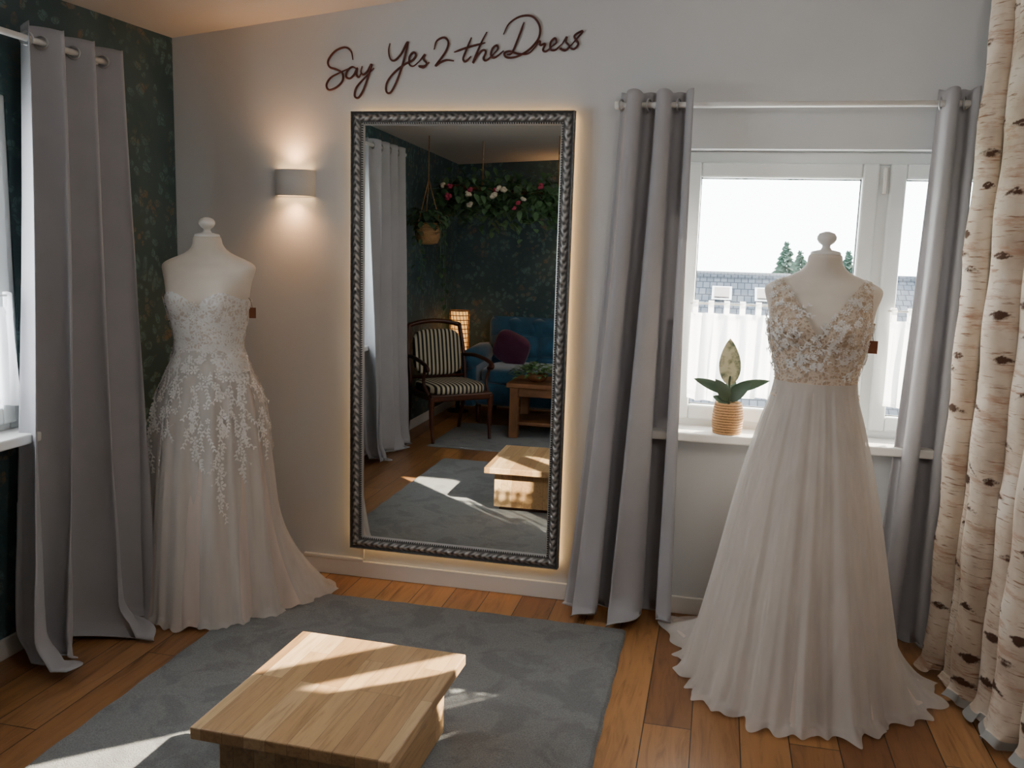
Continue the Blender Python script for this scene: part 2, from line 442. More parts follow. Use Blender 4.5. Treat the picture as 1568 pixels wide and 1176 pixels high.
def rod(name, a, b, brackets, ends=(1, 1)):
    p = empty(name); a = Vector(a); b = Vector(b); d = (b-a).normalized()
    tube("rod", [a, b], .011, M_white, p, 14)
    for i, (e, s) in enumerate(((a, -1), (b, 1))):
        if ends[i]: tube("finial_%d" % (i+1), [e, e+d*s*.006, e+d*s*.007, e+d*s*.03, e+d*s*.034], [.012, .012, .016, .016, .012], M_white, p, 16)
    for i, (q, w) in enumerate(brackets):
        tube("bracket_%d" % (i+1), [q, w], .006, M_white, p, 8)
        q = Vector(q); w = Vector(w); n = (w-q).normalized()
        tube("bracket_plate_%d" % (i+1), [w-n*.008, w], .02, M_white, p, 14)
rod("curtain_rod", (2.0, -.10, 2.05), (3.27, -.10, 2.05), [((2.12, -.10, 2.04), (2.12, 0, 2.04)), ((3.22, -.10, 2.04), (3.22, 0, 2.04))])
rod("curtain_rod.001", (.12, -2.72, 2.135), (.12, -.60, 2.135), [((.12, -.66, 2.125), (0, -.66, 2.125)), ((.12, -2.6, 2.125), (0, -2.6, 2.125)), ((.12, -1.54, 2.125), (0, -1.54, 2.125))])

# ---------------------------------------------------------------- birch-print curtain (fitting cabin)
def m_birch():
    t = NT("birch_print_fabric"); v = t.coord(scale=(1, 1, 5)); at = t.n("Attribute"); at.attribute_name = "knot"
    bk = t.n("Attribute"); bk.attribute_name = "bark"; hm = t.n("Attribute"); hm.attribute_name = "hem"
    v1 = t.coord()
    base = t.ramp(t.noise(v1, 5, 4, .6), [(.3, lin((186, 166, 148))), (.5, lin((216, 200, 182))), (.7, lin((230, 219, 206)))])
    le = t.ramp(t.noise(t.coord(scale=(5, 5, 60)), 2.2, 3, .6), [(.60, (0, 0, 0)), (.68, (1, 1, 1))])
    col = t.mix(le, base, lin((148, 116, 96)))
    pe = t.ramp(t.noise(v, 6, 4, .7), [(.54, (0, 0, 0)), (.64, (1, 1, 1))])
    pm = t.mix(.6, (0, 0, 0, 1), pe); col = t.mix(pm, col, lin((178, 136, 110)))
    ns = t.noise(v1, 45, 4, .8); ad = t.n("Math"); ad.operation = "MULTIPLY_ADD"; t.l(ns, ad.inputs[0]); ad.inputs[1].default_value = 1.0; t.l(at.outputs["Fac"], ad.inputs[2])
    kf = t.ramp(ad.outputs[0], [(.70, (0, 0, 0)), (1.0, (1, 1, 1))])
    col = t.mix(kf, col, lin((86, 62, 50)))
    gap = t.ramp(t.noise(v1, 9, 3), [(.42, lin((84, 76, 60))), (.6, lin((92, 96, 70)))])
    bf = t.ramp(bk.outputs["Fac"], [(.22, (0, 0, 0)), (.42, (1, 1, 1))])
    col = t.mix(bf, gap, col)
    hf = t.ramp(hm.outputs["Fac"], [(.4, (0, 0, 0)), (.6, (1, 1, 1))])
    col = t.mix(hf, col, lin((166, 166, 164)))
    t.l(col, t.b.inputs["Base Color"]); t.set(Roughness=.8); t.b.inputs["Specular IOR Level"].default_value = .2
    t.bump(t.noise(v1, 400, 2), .15, .002)
    tr = t.n("BsdfTranslucent"); t.l(col, tr.inputs[0]); mx = t.n("MixShader"); mx.inputs[0].default_value = .15
    t.l(t.b.outputs[0], mx.inputs[1]); t.l(tr.outputs[0], mx.inputs[2]); t.l(mx.outputs[0], t.o.inputs[0])
    return t.m
bc = empty("birch_print_curtain")
def birch_curtain():
    rnd = random.Random(4)
    P0 = Vector((3.285, -.235, 0)); d = Vector((.24, -.971, 0)).normalized(); n = Vector((-d.y, d.x, 0)); n = -n if n.x > 0 else n
    lobes = [(.115, .078), (.085, .05), (.15, .095), (.12, .07), (.14, .09), (.11, .08), (.14, .09), (.12, .08)]
    per = 34; nv = 420; H = 2.66
    V = []; K = []; B = []; Hm = []
    kn = []
    for w, A in lobes:
        L = []; z = rnd.uniform(.05, .2)
        while z < H:
            L.append((rnd.uniform(-.8, .8), z, rnd.uniform(.3, .9)*w*.5, rnd.uniform(.006, .017), rnd.uniform(.15, .7), rnd.uniform(.55, 1))); z += rnd.uniform(.04, .20)
        kn.append(L)
    ph = [[rnd.uniform(0, 6.28) for _ in range(5)] for _ in lobes]
    nu = per*len(lobes)+1
    for j in range(nv):
        z = .014+(H-.014)*j/(nv-1); s0 = 0; fl = max(0, 1-z/.09)
        widen = 1+.10*(1-z/H)
        for li, (w, A) in enumerate(lobes):
            near = [q for q in kn[li] if abs(q[1]-z) < .08]; p = ph[li]
            AA = A*(1+.10*sin(2.1*z+p[0])+.05*sin(17*z+p[1]))*widen+.035*fl*fl
            for k in range(per+(1 if li == len(lobes)-1 else 0)):
                f = k/per; sn = sin(pi*f)
                lat = s0+w*.5-w*.5*cos(pi*f)*(1+.22*sn)
                kv = 0; bu = 0
                for (dd, z0, kw, hh, sl, st) in near:
                    x = (f-.5-dd*.35)*w*1.7; zz = z-z0
                    brow = .8*exp(-((zz-.012+sl*abs(x))/.006)**2)*exp(-(x/(kw*1.2))**4)
                    eye = exp(-(x/(kw*.65))**2-((zz+.002)/(hh*.85))**2)
                    kv = max(kv, st*max(brow, eye)); bu += .004*exp(-(x/kw)**2-(zz/.02)**2)
                q = P0+d*(lat+.010*sin(1.7*z+p[2])*sn+.02*fl*sin(9*lat*10+p[3]))+n*(AA*sn**.7+bu*sn+.006*fl*sin(60*lat+p[4]))
                zz = z
                if z < .05: zz = z+.012*(1+sin(70*lat+p[3]))*fl
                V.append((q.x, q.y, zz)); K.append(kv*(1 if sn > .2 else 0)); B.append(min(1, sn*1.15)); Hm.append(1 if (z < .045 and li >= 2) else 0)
            s0 += w
    F = []
    for j in range(nv-1):
        for i in range(nu-1):
            a = j*nu+i; F.append((a, a+1, a+nu+1, a+nu))
    o = mk("cloth", V, F, m_birch(), bc, True)
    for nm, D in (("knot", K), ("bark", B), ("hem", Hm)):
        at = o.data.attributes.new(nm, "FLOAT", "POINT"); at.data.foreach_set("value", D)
    e = P0+d*1.0+n*.03; b = P0+n*.03
    tube("ceiling_track", [(b.x, b.y, 2.672), (e.x, e.y, 2.672)], .012, M_white, bc, 8)
birch_curtain()

# ---------------------------------------------------------------- mirror
mir = empty("wall_mirror", ((.862+1.806)/2, 0, (0.15+2.04)/2))
MW, MH, FW = (1.806-.862)/2, (2.04-.15)/2, .058
def m_silver():
    t = NT("antique_silver"); at = t.n("Attribute"); at.attribute_name = "h"
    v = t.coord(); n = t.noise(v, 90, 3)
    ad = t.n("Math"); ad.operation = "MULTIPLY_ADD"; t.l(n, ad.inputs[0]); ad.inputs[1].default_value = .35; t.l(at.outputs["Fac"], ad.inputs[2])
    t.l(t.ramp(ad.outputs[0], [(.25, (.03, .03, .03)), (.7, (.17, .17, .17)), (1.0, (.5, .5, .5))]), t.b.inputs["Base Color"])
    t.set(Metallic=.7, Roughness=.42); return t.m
M_silver = m_silver()
def frame_mesh():
    V = []; F = []; H = []
    prof = [(0, -.004), (.0, .028), (.05, .034), (.10, .030), (.14, .022), (.2, .024), (.5, .036), (.74, .026), (.78, .020), (.84, .024), (.90, .020), (.96, .010), (1, .006)]
    nw = 26
    for side in range(4):
        L = (MW if side % 2 == 0 else MH)*2
        ns = int(L/.003); b0 = len(V)
        for i in range(ns+1):
            for j in range(nw+1):
                w = j/nw; inset = w*FW
                s = -L/2+inset+(L-2*inset)*i/ns
                h = interp(prof, w)[0]
                if j == 0: h = -.002
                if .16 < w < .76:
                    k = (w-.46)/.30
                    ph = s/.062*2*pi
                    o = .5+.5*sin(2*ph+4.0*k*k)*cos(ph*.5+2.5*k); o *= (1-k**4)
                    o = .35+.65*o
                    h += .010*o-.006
                elif .80 < w < .90:
                    o = .5+.5*sin(s/.010*2*pi); h += .002*o
                else: o = .35
                if w > .9: o = .9
                if w < .1: o = .55
                d = (MH if side % 2 == 0 else MW)-inset
                if side == 0: q = (s, -h-.0, d)
                elif side == 1: q = (d, -h, -s)
                elif side == 2: q = (-s, -h, -d)
                else: q = (-d, -h, s)
                V.append((q[0], q[1]-.03, q[2])); H.append(o)
        for i in range(ns):
            for j in range(nw):
                a = b0+i*(nw+1)+j; F.append((a, a+1, a+nw+2, a+nw+1))
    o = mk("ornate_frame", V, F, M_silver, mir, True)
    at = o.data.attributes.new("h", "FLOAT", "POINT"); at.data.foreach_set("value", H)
frame_mesh()
t = NT("mirror_glass"); t.set(Base_Color=(.84, .87, .87, 1), Metallic=1, Roughness=0); M_mirror = t.m
boxes("mirror_glass", [((-MW+FW-.004, -.038, -MH+FW-.004), (MW-FW+.004, -.034, MH-FW+.004))], M_mirror, mir)
boxes("backing", [((-MW+.004, -.032, -MH+.004), (MW-.004, -.024, MH-.004))], M_dark_wood, mir)
M_led = emis("warm_led", (255, 204, 128), 11)
q = .012; s = .008
boxes("led_strip", [((-MW+q, -.020, -MH+q), (-MW+q+s, -.014, MH-q)), ((MW-q-s, -.020, -MH+q), (MW-q, -.014, MH-q)),
                    ((-MW+q+s, -.020, -MH+q), (MW-q-s, -.014, -MH+q+s)), ((-MW+q+s, -.020, MH-q-s), (MW-q-s, -.014, MH-q))], M_led, mir)
boxes("mounting_battens", [((-.3, -.026, .5), (.3, 0, .55)), ((-.3, -.026, -.55), (.3, 0, -.5))], M_dark_wood, mir)
boxes("cable_duct", [((.895, -.013, .075), (.91, 0, .16)), ((.62, -.022, .075), (.91, 0, .088))], M_white, None, .002)

# ---------------------------------------------------------------- sconce
def sconce(name, c, nrm_rot):
    p = empty(name, c, nrm_rot)
    R, H, TH = .092, .055, .006
    V = []; F = []
    n = 28
    for r, dz in ((R, H), (R, -H), (R-TH, -H), (R-TH, H)):
        for k in range(n+1):
            a = pi*k/n; V.append((r*cos(a), -r*.85*sin(a), dz))
    N = n+1
    for q in range(4):
        for k in range(n):
            a = q*N+k; b = ((q+1) % 4)*N+k; F.append((a, a+1, b+1, b))
    mk("shade", V, F, M_wall, p, True)
    boxes("backplate", [((-.085, -.006, -.055), (.085, 0, .055))], M_wall, p)
    V = []
    for z in (-H+.004, H-.004):
        V += [((R-TH)*cos(pi*k/n), -(R-TH)*.85*sin(pi*k/n)-.001, z) for k in range(n+1)]
    mk("frosted_glass", V, [tuple(range(n+1)), tuple(range(n+1, 2*n+2))], emis("sconce_glow", (255, 206, 146), 9), p)
    for s in (1, -1):
        l = bpy.data.lights.new(name+"_bulb", "SPOT"); l.energy = 6.5; l.color = (1, .50, .20); l.spot_size = math.radians(140); l.spot_blend = 1; l.shadow_soft_size = .03
        o = bpy.data.objects.new("bulb_up" if s > 0 else "bulb_down", l); C.objects.link(o); o.parent = p
        o.location = (0, -.045, s*(H+.004)); o.rotation_euler = (pi if s > 0 else 0, 0, 0)
sconce("wall_sconce", (.585, 0, 1.745), 0)
sconce("wall_sconce.001", (1.06, RY, 1.68), pi)

# ---------------------------------------------------------------- lettering
strokes = [
 [(543,91),(540,78),(530,72),(514,78),(503,92),(505,102),(516,106),(526,112),(526,124),(516,134),(504,138),(500,130),(507,119),(522,111),(538,104)],
 [(549,105),(542,102),(534,108),(532,117),(538,120),(545,114),(550,104),(549,114),(553,118),(557,110)],
 [(558,101),(556,110),(560,114),(567,108),(573,98),(568,116),(560,138),(552,150),(546,147),(549,134),(562,119),(577,104)],
 [(602,66),(600,78),(603,90),(610,92),(620,82),(630,64),(624,92),(614,122),(604,141),(597,140),(598,126),(610,110),(626,98),(638,92),(643,84),(639,80),(633,87),(633,98),(639,101),(648,94)],
 [(648,94),(657,83),(655,90),(660,97),(655,103),(648,101),(656,101),(664,95)],
 [(671,76),(675,63),(686,58),(693,65),(689,79),(674,100),(680,96),(690,92),(702,93)],
 [(728,58),(720,78),(716,90),(720,94),(728,86)],
 [(702,80),(722,73),(749,66)],
 [(751,50),(742,68),(731,96),(738,84),(746,77),(750,80),(747,90),(752,92),(762,83)],
 [(762,83),(768,75),(766,70),(760,75),(758,85),(764,88),(777,78)],
 [(806,36),(800,54),(790,80),(782,84)],
 [(776,54),(784,38),(800,28),(818,28),(829,42),(828,60),(814,77),(796,87),(782,88),(778,82),(786,79),(800,83),(814,82),(824,72)],
 [(824,72),(830,64),(831,70),(838,68),(835,77),(840,79),(848,72)],
 [(848,72),(854,66),(852,60),(846,66),(846,76),(853,77),(863,68)],
 [(863,68),(869,58),(868,65),(873,72),(867,78),(860,75),(868,77),(877,69)],
 [(877,69),(892,50),(880,57),(886,68),(880,76),(872,73)],
]
G = []
for st in strokes:
    P = [(.73+.00277*(x-500), -.006, 2.22-.0026*(y-105)-.00004*(x-500)) for x, y in st]
    P = catmull(P, 7); n = len(P)
    R = [.0044*(.55+.45*min(1, 6*min(i, n-1-i)/n)) for i in range(n)]
    G.append(tube_geo(P, R, 8))
V, F = merge(G); mk("wall_lettering", V, F, simple("dark_brown_vinyl", (80, 32, 26), .6), None, True)

# ---------------------------------------------------------------- rugs
def rug(name, x0, x1, y0, y1, h, mat, rz=0):
    cx, cy = (x0+x1)/2, (y0+y1)/2; hx, hy = (x1-x0)/2, (y1-y0)/2
    def fn(u, v):
        a = -1+2*u; b = -1+2*v
        e = min(1, (1-abs(a))*hx/.012)*min(1, (1-abs(b))*hy/.012)
        return (a*hx+.002*sin(30*b), b*hy+.002*sin(26*a), max(.001, h*sqrt(max(0, e)))+.0008*sin(40*a+3*b)*sin(33*b)*e)
    V, F = grid(fn, 161, 201); o = mk(name, V, F, mat, None, True, (cx, cy, 0)); o.rotation_euler = (0, 0, rz)
rug("rug", .57, 2.125, -2.36, -.26, .015, M_rug)
rug("rug.001", .33, 2.0, -3.66, -2.72, .014, M_rug2, 0)

# ---------------------------------------------------------------- wooden block table
tb = empty("wooden_coffee_table", (1.44, -1.485, .017), math.radians(-1.5))
boxes("table_top", [((-.272, -.305, .222), (.272, .305, .256))], M_block, tb, .004)
boxes("table_body", [((-.222, -.255, .02), (.222, .255, .222))], M_block, tb, .004)
boxes("plinth", [((-.195, -.23, 0), (.195, .23, .02))], M_dark_wood, tb)

# ---------------------------------------------------------------- dress forms and dresses
TOR = [
 (.86, .175, .125, .0), (.95, .165, .12, 0), (1.02, .140, .100, 0), (1.07, .126, .090, 0), (1.13, .132, .094, 0), (1.20, .148, .104, 0), (1.27, .162, .112, 0), (1.33, .172, .102, .004),
 (1.365, .183, .088, .010), (1.388, .187, .078, .014), (1.402, .178, .068, .016), (1.418, .148, .060, .018), (1.434, .108, .056, .018), (1.452, .076, .054, .014), (1.475, .058, .053, .008), (1.500, .053, .051, .004), (1.508, .046, .045, .004)]
def torso(th, z, off=0):
    rx, ry, yo = interp(TOR, z)
    c, s = cos(th), sin(th)
    x = (rx+off)*s; y = -(ry+off)*c+yo
    if c > 0:
        for b in (-.60, .60):
            d = ((th-b)/.42)**2+((z-1.265)/.055)**2
            y -= .034*exp(-d)
    return Vector((x, y, z))
def wrap(a):
    while a > pi: a -= 2*pi
    while a < -pi: a += 2*pi
    return a
def dress_form(name, loc, rz):
    p = empty(name, loc, rz)
    V, F = grid(lambda u, v: torso(wrap(2*pi*u), .86+(1.508-.86)*v), 72, 90, True)
    F.append(tuple(range(72))[::-1]); F.append(tuple(89*72+k for k in range(72)))
    mk("torso", V, F, M_form, p, True)
    lathe("neck_cap", [(.047, 0), (.049, .006), (.045, .012), (.018, .018), (.013, .026), (.013, .032), (.024, .040), (.031, .051), (.031, .061), (.024, .071), (.008, .077)], (0, .004, 1.503), M_white, p, 28)
    tube("stand_pole", [(0, 0, .02), (0, 0, .87)], .016, M_white, p, 12)
    lathe("stand_base", [(.125, 0), (.125, .01), (.10, .016), (.03, .03), (.018, .06)], (0, 0, 0), M_white, p, 32)
    return p
DL = ((.43, -.46, 0), math.radians(10)); DR = ((2.735, -.53, 0), math.radians(-7))
dress_form("dress_form", *DL); dress_form("dress_form.001", *DR)

def skirt_fn(prof, seed, ks, train=None, hem=.0, fold_p=1.0, z0=.012):
    rnd = random.Random(seed)
    comp = [(k, a, rnd.uniform(0, 6.28), rnd.uniform(-1.2, 1.2)) for k, a in ks]
    def fn(th, z):
        rx, ry, amp = interp(prof, z)
        g = 0
        for k, a, ph, dr in comp:
            q_ = abs(sin(k*th/2+ph+dr*z)); q_ = q_*q_*(1.6-.6*q_)
            g += a*(1-2*q_)
        ex = 0
        if train:
            for (tt, w, e, zz) in train:
                d = wrap(th-tt)
                ex += e*max(0, 1-z/zz)**2.2*exp(-(d/w)**2)
        fl = 0
        if z < .05: fl = hem*(1-z/.05)**2*(1+.6*sin(23*th+seed))
        R = amp*g+ex+fl
        return Vector(((rx+R)*sin(th), -(ry+R)*cos(th), z))
    return fn
def skirt(name, fn, zt, zb, mat, p, nu=540, nv=80):
    def g(u, v):
        th = wrap(2*pi*u); z = zt+(zb-zt)*v
        q = fn(th, z)
        if v > .985: q.z += .006*sin(31*th)+.006
        return q
    V, F = grid(g, nu, nv, True)
    return mk(name, V, F, mat, p, True)

def place_fn(fn, th, z, off):
    P = fn(th, z); a = fn(th+.02, z)-P; b = fn(th, z+.01)-P
    a = a.normalized(); b = (b-a*a.dot(b)).normalized(); n = a.cross(b)
    if n.dot(Vector((sin(th), -cos(th), 0))) < 0: n = -n
    return P+n*off, a, b, n
def flower(fn, th, z, size, rnd, off=.004):
    P, a, b, n = place_fn(fn, th, z, off); V = []; F = []
    np_ = rnd.choice((5, 5, 6)); r0 = rnd.uniform(0, 6)
    for k in range(np_):
        t = r0+2*pi*k/np_; i = len(V); w = pi/np_*.95
        for rr, dt, h in ((.15, 0, .0), (.55, -w*.7, .2), (.9, -w*.65, .32), (1.05, 0, .2), (.9, w*.65, .32), (.55, w*.7, .2)):
            V.append(P+(a*cos(t+dt)+b*sin(t+dt))*rr*size+n*h*size*.9)
        F.append(tuple(range(i, i+6)))
    i = len(V)
    for k in range(6): V.append(P+(a*cos(k*pi/3)+b*sin(k*pi/3))*size*.2+n*size*.25)
    F.append(tuple(range(i, i+6)))
    return V, F
def sprig(fn, th, z, ang, L, rnd, off=.004):
    G = []; P, a, b, n = place_fn(fn, th, z, off)
    d = a*cos(ang)+b*sin(ang); pts = []
    n_ = max(3, int(L/.013))
    for i in range(n_+1):
        t = i/n_; pts.append(P+d*L*t+a*sin(t*5+th*9)*.008+n*.001)
    G.append(tube_geo(pts, .0012, 4))
    for i in range(1, n_+1):
        for s in (-1, 1):
            sd = (d*.8+(a*sin(ang)-b*cos(ang))*s*.7)
            G.append(leaf_geo(pts[i], sd, n, .013, .007, .1, 3))
    return merge(G)

# --- left dress
dl = empty("wedding_dress", *DL)
def bodice_a(u, v):
    th = wrap(2*pi*u); a = abs(th)
    top = 1.262+.030*exp(-((a-.62)/.38)**2)-.030*exp(-(a/.16)**2) if a < 1.5 else 1.262-.02*min(1, (a-1.5))
    top += .003*abs(sin(th*26))
    z = .98+(top-.98)*v
    return torso(th, z, .007+.003*(1-v))
V, F = grid(bodice_a, 200, 60, True); mk("lace_bodice", V, F, M_lace, dl, True)
profA = [(1.07, .133, .098, .0), (1.0, .152, .118, .002), (.92, .190, .156, .006), (.80, .218, .196, .009), (.6, .240, .230, .013), (.3, .268, .268, .018), (.0, .300, .300, .026)]
trA = [(math.radians(118), .55, .20, .45)]
fa = skirt_fn(profA, 21, [(9, .6), (15, .5), (23, .3), (41, .12)], trA, .02)
fa2 = skirt_fn([(z, a-.014*min(1, (1.07-z)*5), b-.014*min(1, (1.07-z)*5), c) for z, a, b, c in profA], 22, [(9, .6), (17, .4)], trA, .0)
skirt("lining", fa2, 1.06, .012, M_tul_b, dl)
skirt("tulle_skirt", fa, 1.065, .008, M_tul_a, dl)
rnd = random.Random(5); G = []
tf = lambda th, z: torso(th, z, .008)
for i in range(150):
    th = rnd.uniform(-2.0, 2.0); z = rnd.uniform(1.06, 1.26)
    G.append(flower(tf, th, z, rnd.uniform(.009, .015), rnd, .002))
for i in range(60):
    th = rnd.uniform(-2.2, 2.2); z = rnd.uniform(1.0, 1.2)
    G.append(sprig(tf, th, z, rnd.uniform(-2.6, -.5), rnd.uniform(.03, .06), rnd, .002))
for i in range(130):
    th = rnd.uniform(-2.6, 2.6); z = 1.04-.24*rnd.random()**1.3
    G.append(flower(fa, th, z, rnd.uniform(.011, .019), rnd, .004))
for i in range(100):
    th = rnd.uniform(-2.6, 2.6); z = 1.02-.24*rnd.random()
    G.append(sprig(fa, th, z, rnd.uniform(-2.3, -.8), rnd.uniform(.05, .10), rnd, .004))
for i in range(11):
    th = -2.3+4.6*i/10+rnd.uniform(-.1, .1); z = .82; e = rnd.uniform(.44, .68)
    while z > e:
        G.append(flower(fa, th, z, rnd.uniform(.012, .020), rnd, .005))
        G.append(sprig(fa, th, z, rnd.uniform(-2.4, -.8), rnd.uniform(.04, .07), rnd, .005))
        z -= rnd.uniform(.028, .045); th += rnd.uniform(-.05, .05)
V, F = merge(G); mk("lace_appliques", V, F, M_appl, dl)

# --- right dress
dr = empty("wedding_dress.001", *DR)
nu, nv = 300, 190
def bodice_b(u, v):
    th = wrap(2*pi*u); z = 1.03+(1.436-1.03)*v
    return torso(th, z, .007)
V, F = grid(bodice_b, nu, nv, True)
def keep(P, back=False):
    x, y, z = P; ax = abs(x)
    front = y < .012
    if front:
        if z > 1.235+(ax/.125)**.9*.185: return False
    else:
        if z > 1.20+(ax/.125)**.9*.22: return False
    if z > 1.285:
        lim = .150+.006*max(0, (1.43-z)/.14)
        if z > 1.285+max(0, (.182-ax))*4.2 and ax > lim: return False
        if ax > lim+.004: return False
    return True
F2 = [f for f in F if keep(sum((V[i] for i in f), Vector())/4)]
mk("beaded_bodice", V, F2, M_lace2, dr, True)
profB = [(1.085, .134, .100, .0), (1.03, .142, .112, .003), (.95, .166, .140, .005), (.80, .206, .190, .007), (.6, .250, .246, .009), (.35, .298, .300, .013), (.12, .346, .350, .019), (0, .374, .380, .026)]
trB = [(math.radians(100), .40, .13, .22), (math.radians(-128), .35, .26, .20)]
fb = skirt_fn(profB, 33, [(9, .55), (17, .45), (31, .3), (59, .12)], trB, .03)
fb2 = skirt_fn([(z, a-.016*min(1, (1.09-z)*5), b-.016*min(1, (1.09-z)*5), c) for z, a, b, c in profB], 34, [(9, .6), (17, .4)], trB, .0)
skirt("lining", fb2, 1.07, .012, M_tul_d, dr, 540, 80)
skirt("tulle_skirt", fb, 1.085, .008, M_tul_c, dr, 720, 90)
G = []; rnd = random.Random(8)
while len(G) < 110:
    th = rnd.uniform(-1.9, 1.9); z = rnd.uniform(1.14, 1.42)
    P = torso(th, z, .008)
    if keep(P) and rnd.random() < (1 if z > 1.2 else .35): G.append(flower(tf, th, z, rnd.uniform(.007, .012), rnd, .002))
k = 0
while k < 80:
    th = rnd.uniform(-1.8, 1.8); z = rnd.uniform(1.12, 1.34)
    if keep(torso(th, z, .008)): G.append(sprig(tf, th, z, rnd.uniform(-2.6, 2.6), .035, rnd, .002)); k += 1
V, F = merge(G); mk("lace_flowers", V, F, M_appl, dr)
G = []; k = 0
while k < 800:
    th = rnd.uniform(-2, 2); z = rnd.uniform(1.04, 1.42)
    P = torso(th, z, .009)
    if keep(P):
        r = rnd.uniform(.0015, .0028); G.append(([P+Vector(d)*r for d in ((1, 0, 0), (-1, 0, 0), (0, 1, 0), (0, -1, 0), (0, 0, 1), (0, 0, -1))], [(0, 2, 4), (2, 1, 4), (1, 3, 4), (3, 0, 4), (2, 0, 5), (1, 2, 5), (3, 1, 5), (0, 3, 5)])); k += 1
V, F = merge(G); mk("beads", V, F, M_bead, dr)
M_tag = simple("kraft_tag", (124, 70, 40), .6)
for i, (par, P) in enumerate(((dl, (.164, .0, 1.215)), (dr, (.155, -.03, 1.215)))):
    boxes("price_tag", [((P[0], P[1]-.001, P[2]-.024), (P[0]+.028, P[1]+.001, P[2]+.018))], M_tag, par, .001)
    tube("tag_string", catmull([(P[0]-.02, P[1], P[2]+.07), (P[0]+.004, P[1], P[2]+.05), (P[0]+.014, P[1], P[2]+.016)], 5), .001, M_dark_wood, par, 5)

# ---------------------------------------------------------------- potted plant on the sill
pl = empty("potted_rubber_plant", (2.465, -.038, .79))
def m_wicker(name, rgb):
    t = NT(name); v = t.coord()
    w = t.n("TexWave"); w.wave_type = "BANDS"; w.bands_direction = "Z"; w.inputs["Scale"].default_value = 30; w.inputs["Distortion"].default_value = 1.5; w.inputs["Detail Scale"].default_value = 6; t.l(v, w.inputs["Vector"])
    c = lin(rgb); t.l(t.ramp(w.outputs["Fac"], [(.1, tuple(x*.4 for x in c[:3])), (.6, c[:3])]), t.b.inputs["Base Color"]); t.set(Roughness=.8)
    t.bump(w.outputs["Fac"], .8, .006); return t.m
M_wick = m_wicker("rattan", (206, 158, 108))
prof = []
for i in range(60):
    z = .125*i/59; prof.append((.052+.008*sin(pi*min(1, z/.125*.9+.1))+.0014*abs(sin(z*pi/.0075)), z))
prof += [(.050, .125), (.048, .11), (.01, .108)]
lathe("rattan_pot", prof, (0, 0, 0), M_wick, pl, 40)
lathe("soil", [(.046, 0), (.03, .003), (.002, .005)], (0, 0, .109), simple("soil", (50, 36, 28), .9), pl, 20)
t = NT("variegated_leaf"); v_ = t.coord(); t.l(t.ramp(t.noise(v_, 18, 3, .6), [(.40, lin((80, 92, 70))), (.54, lin((170, 166, 136)))]), t.b.inputs["Base Color"]); t.set(Roughness=.45); M_leafc = t.m
M_leafd = simple("dark_green_leaf", (58, 76, 60), .4, var=.3, spec=.3)
tube("stem", catmull([(0, 0, .1), (.003, 0, .16), (-.002, 0, .2), (0, 0, .23)], 5), [.005]*15+[.003], M_leafd, pl, 8)
V, F = leaf_geo((0, 0, .19), (-.05, -.02, 1), (0, -1, 0), .19, .085, .0, 12); mk("leaf_top", V, F, M_leafc, pl, True)
for i, (b, d, L, W, c) in enumerate([((0, 0, .16), (-1, -.1, .42), .15, .045, .1), ((0, 0, .17), (1, -.1, .38), .16, .045, .1), ((0, 0, .13), (-.5, -.5, .9), .11, .055, .15), ((0, 0, .13), (.7, -.4, .8), .12, .055, .15), ((0, 0, .14), (.1, .5, .9), .11, .045, .2), ((0, 0, .12), (-.9, .2, .4), .07, .035, .2)]):
    V, F = leaf_geo(b, d, (0, -1, .6), L, W, c, 10); mk("leaf_%d" % (i+1), V, F, M_leafd, pl, True)

# ---------------------------------------------------------------- seen in the mirror
t = NT("striped_upholstery"); v_ = t.coord()
w_ = t.n("TexWave"); w_.wave_type = "BANDS"; w_.bands_direction = "X"; w_.inputs["Scale"].default_value = 8.5; t.l(v_, w_.inputs["Vector"])
t.l(t.ramp(w_.outputs["Fac"], [(.45, lin((34, 34, 34))), (.55, lin((196, 186, 160)))]), t.b.inputs["Base Color"]); t.set(Roughness=.8); M_stripe = t.m
ch = empty("striped_armchair", (.385, -3.09, .018), math.radians(180-42)); ch.scale = (.92, .92, .92)
def pad(name, c, r, mat, par, p=4, rot=None):
    V, F = ellip_geo((0, 0, 0), (1, 1, 1), 40, 24); W = []
    for v in V:
        q = [abs(x)**(2/p)*(1 if x >= 0 else -1) for x in v]
        q = Vector((q[0]*r[0], q[1]*r[1], q[2]*r[2]))
        if rot: q = rot @ q
        W.append(q+Vector(c))
    return mk(name, W, F, mat, par, True)
pad("seat_cushion", (0, -.02, .43), (.26, .25, .05), M_stripe, ch)
rb = Matrix.Rotation(math.radians(-10), 3, "X")
pad("back_cushion", (0, .25, .69), (.225, .035, .20), M_stripe, ch, 4, rb)
boxes("seat_rail", [((-.28, -.27, .34), (.28, .25, .40))], M_dark_wood, ch, .012)
for i, s in enumerate((-1, 1)):
    tube("back_post_%d" % (i+1), catmull([(s*.25, .31, 0), (s*.255, .24, .25), (s*.26, .225, .45), (s*.26, .27, .70), (s*.24, .32, .93)], 6), .018, M_dark_wood, ch, 10)
    tube("front_leg_%d" % (i+1), catmull([(s*.26, -.27, 0), (s*.265, -.25, .12), (s*.27, -.245, .28), (s*.27, -.25, .38)], 6), [.014]*6+[.020]*7+[.026]*6, M_dark_wood, ch, 10)
    tube("arm_%d" % (i+1), catmull([(s*.26, .25, .66), (s*.29, .1, .67), (s*.30, -.08, .655), (s*.30, -.20, .63), (s*.295, -.22, .60), (s*.285, -.17, .59)], 6), .017, M_dark_wood, ch, 10)
    tube("arm_support_%d" % (i+1), catmull([(s*.27, -.20, .38), (s*.29, -.13, .48), (s*.30, -.17, .60), (s*.30, -.18, .635)], 6), .014, M_dark_wood, ch, 10)
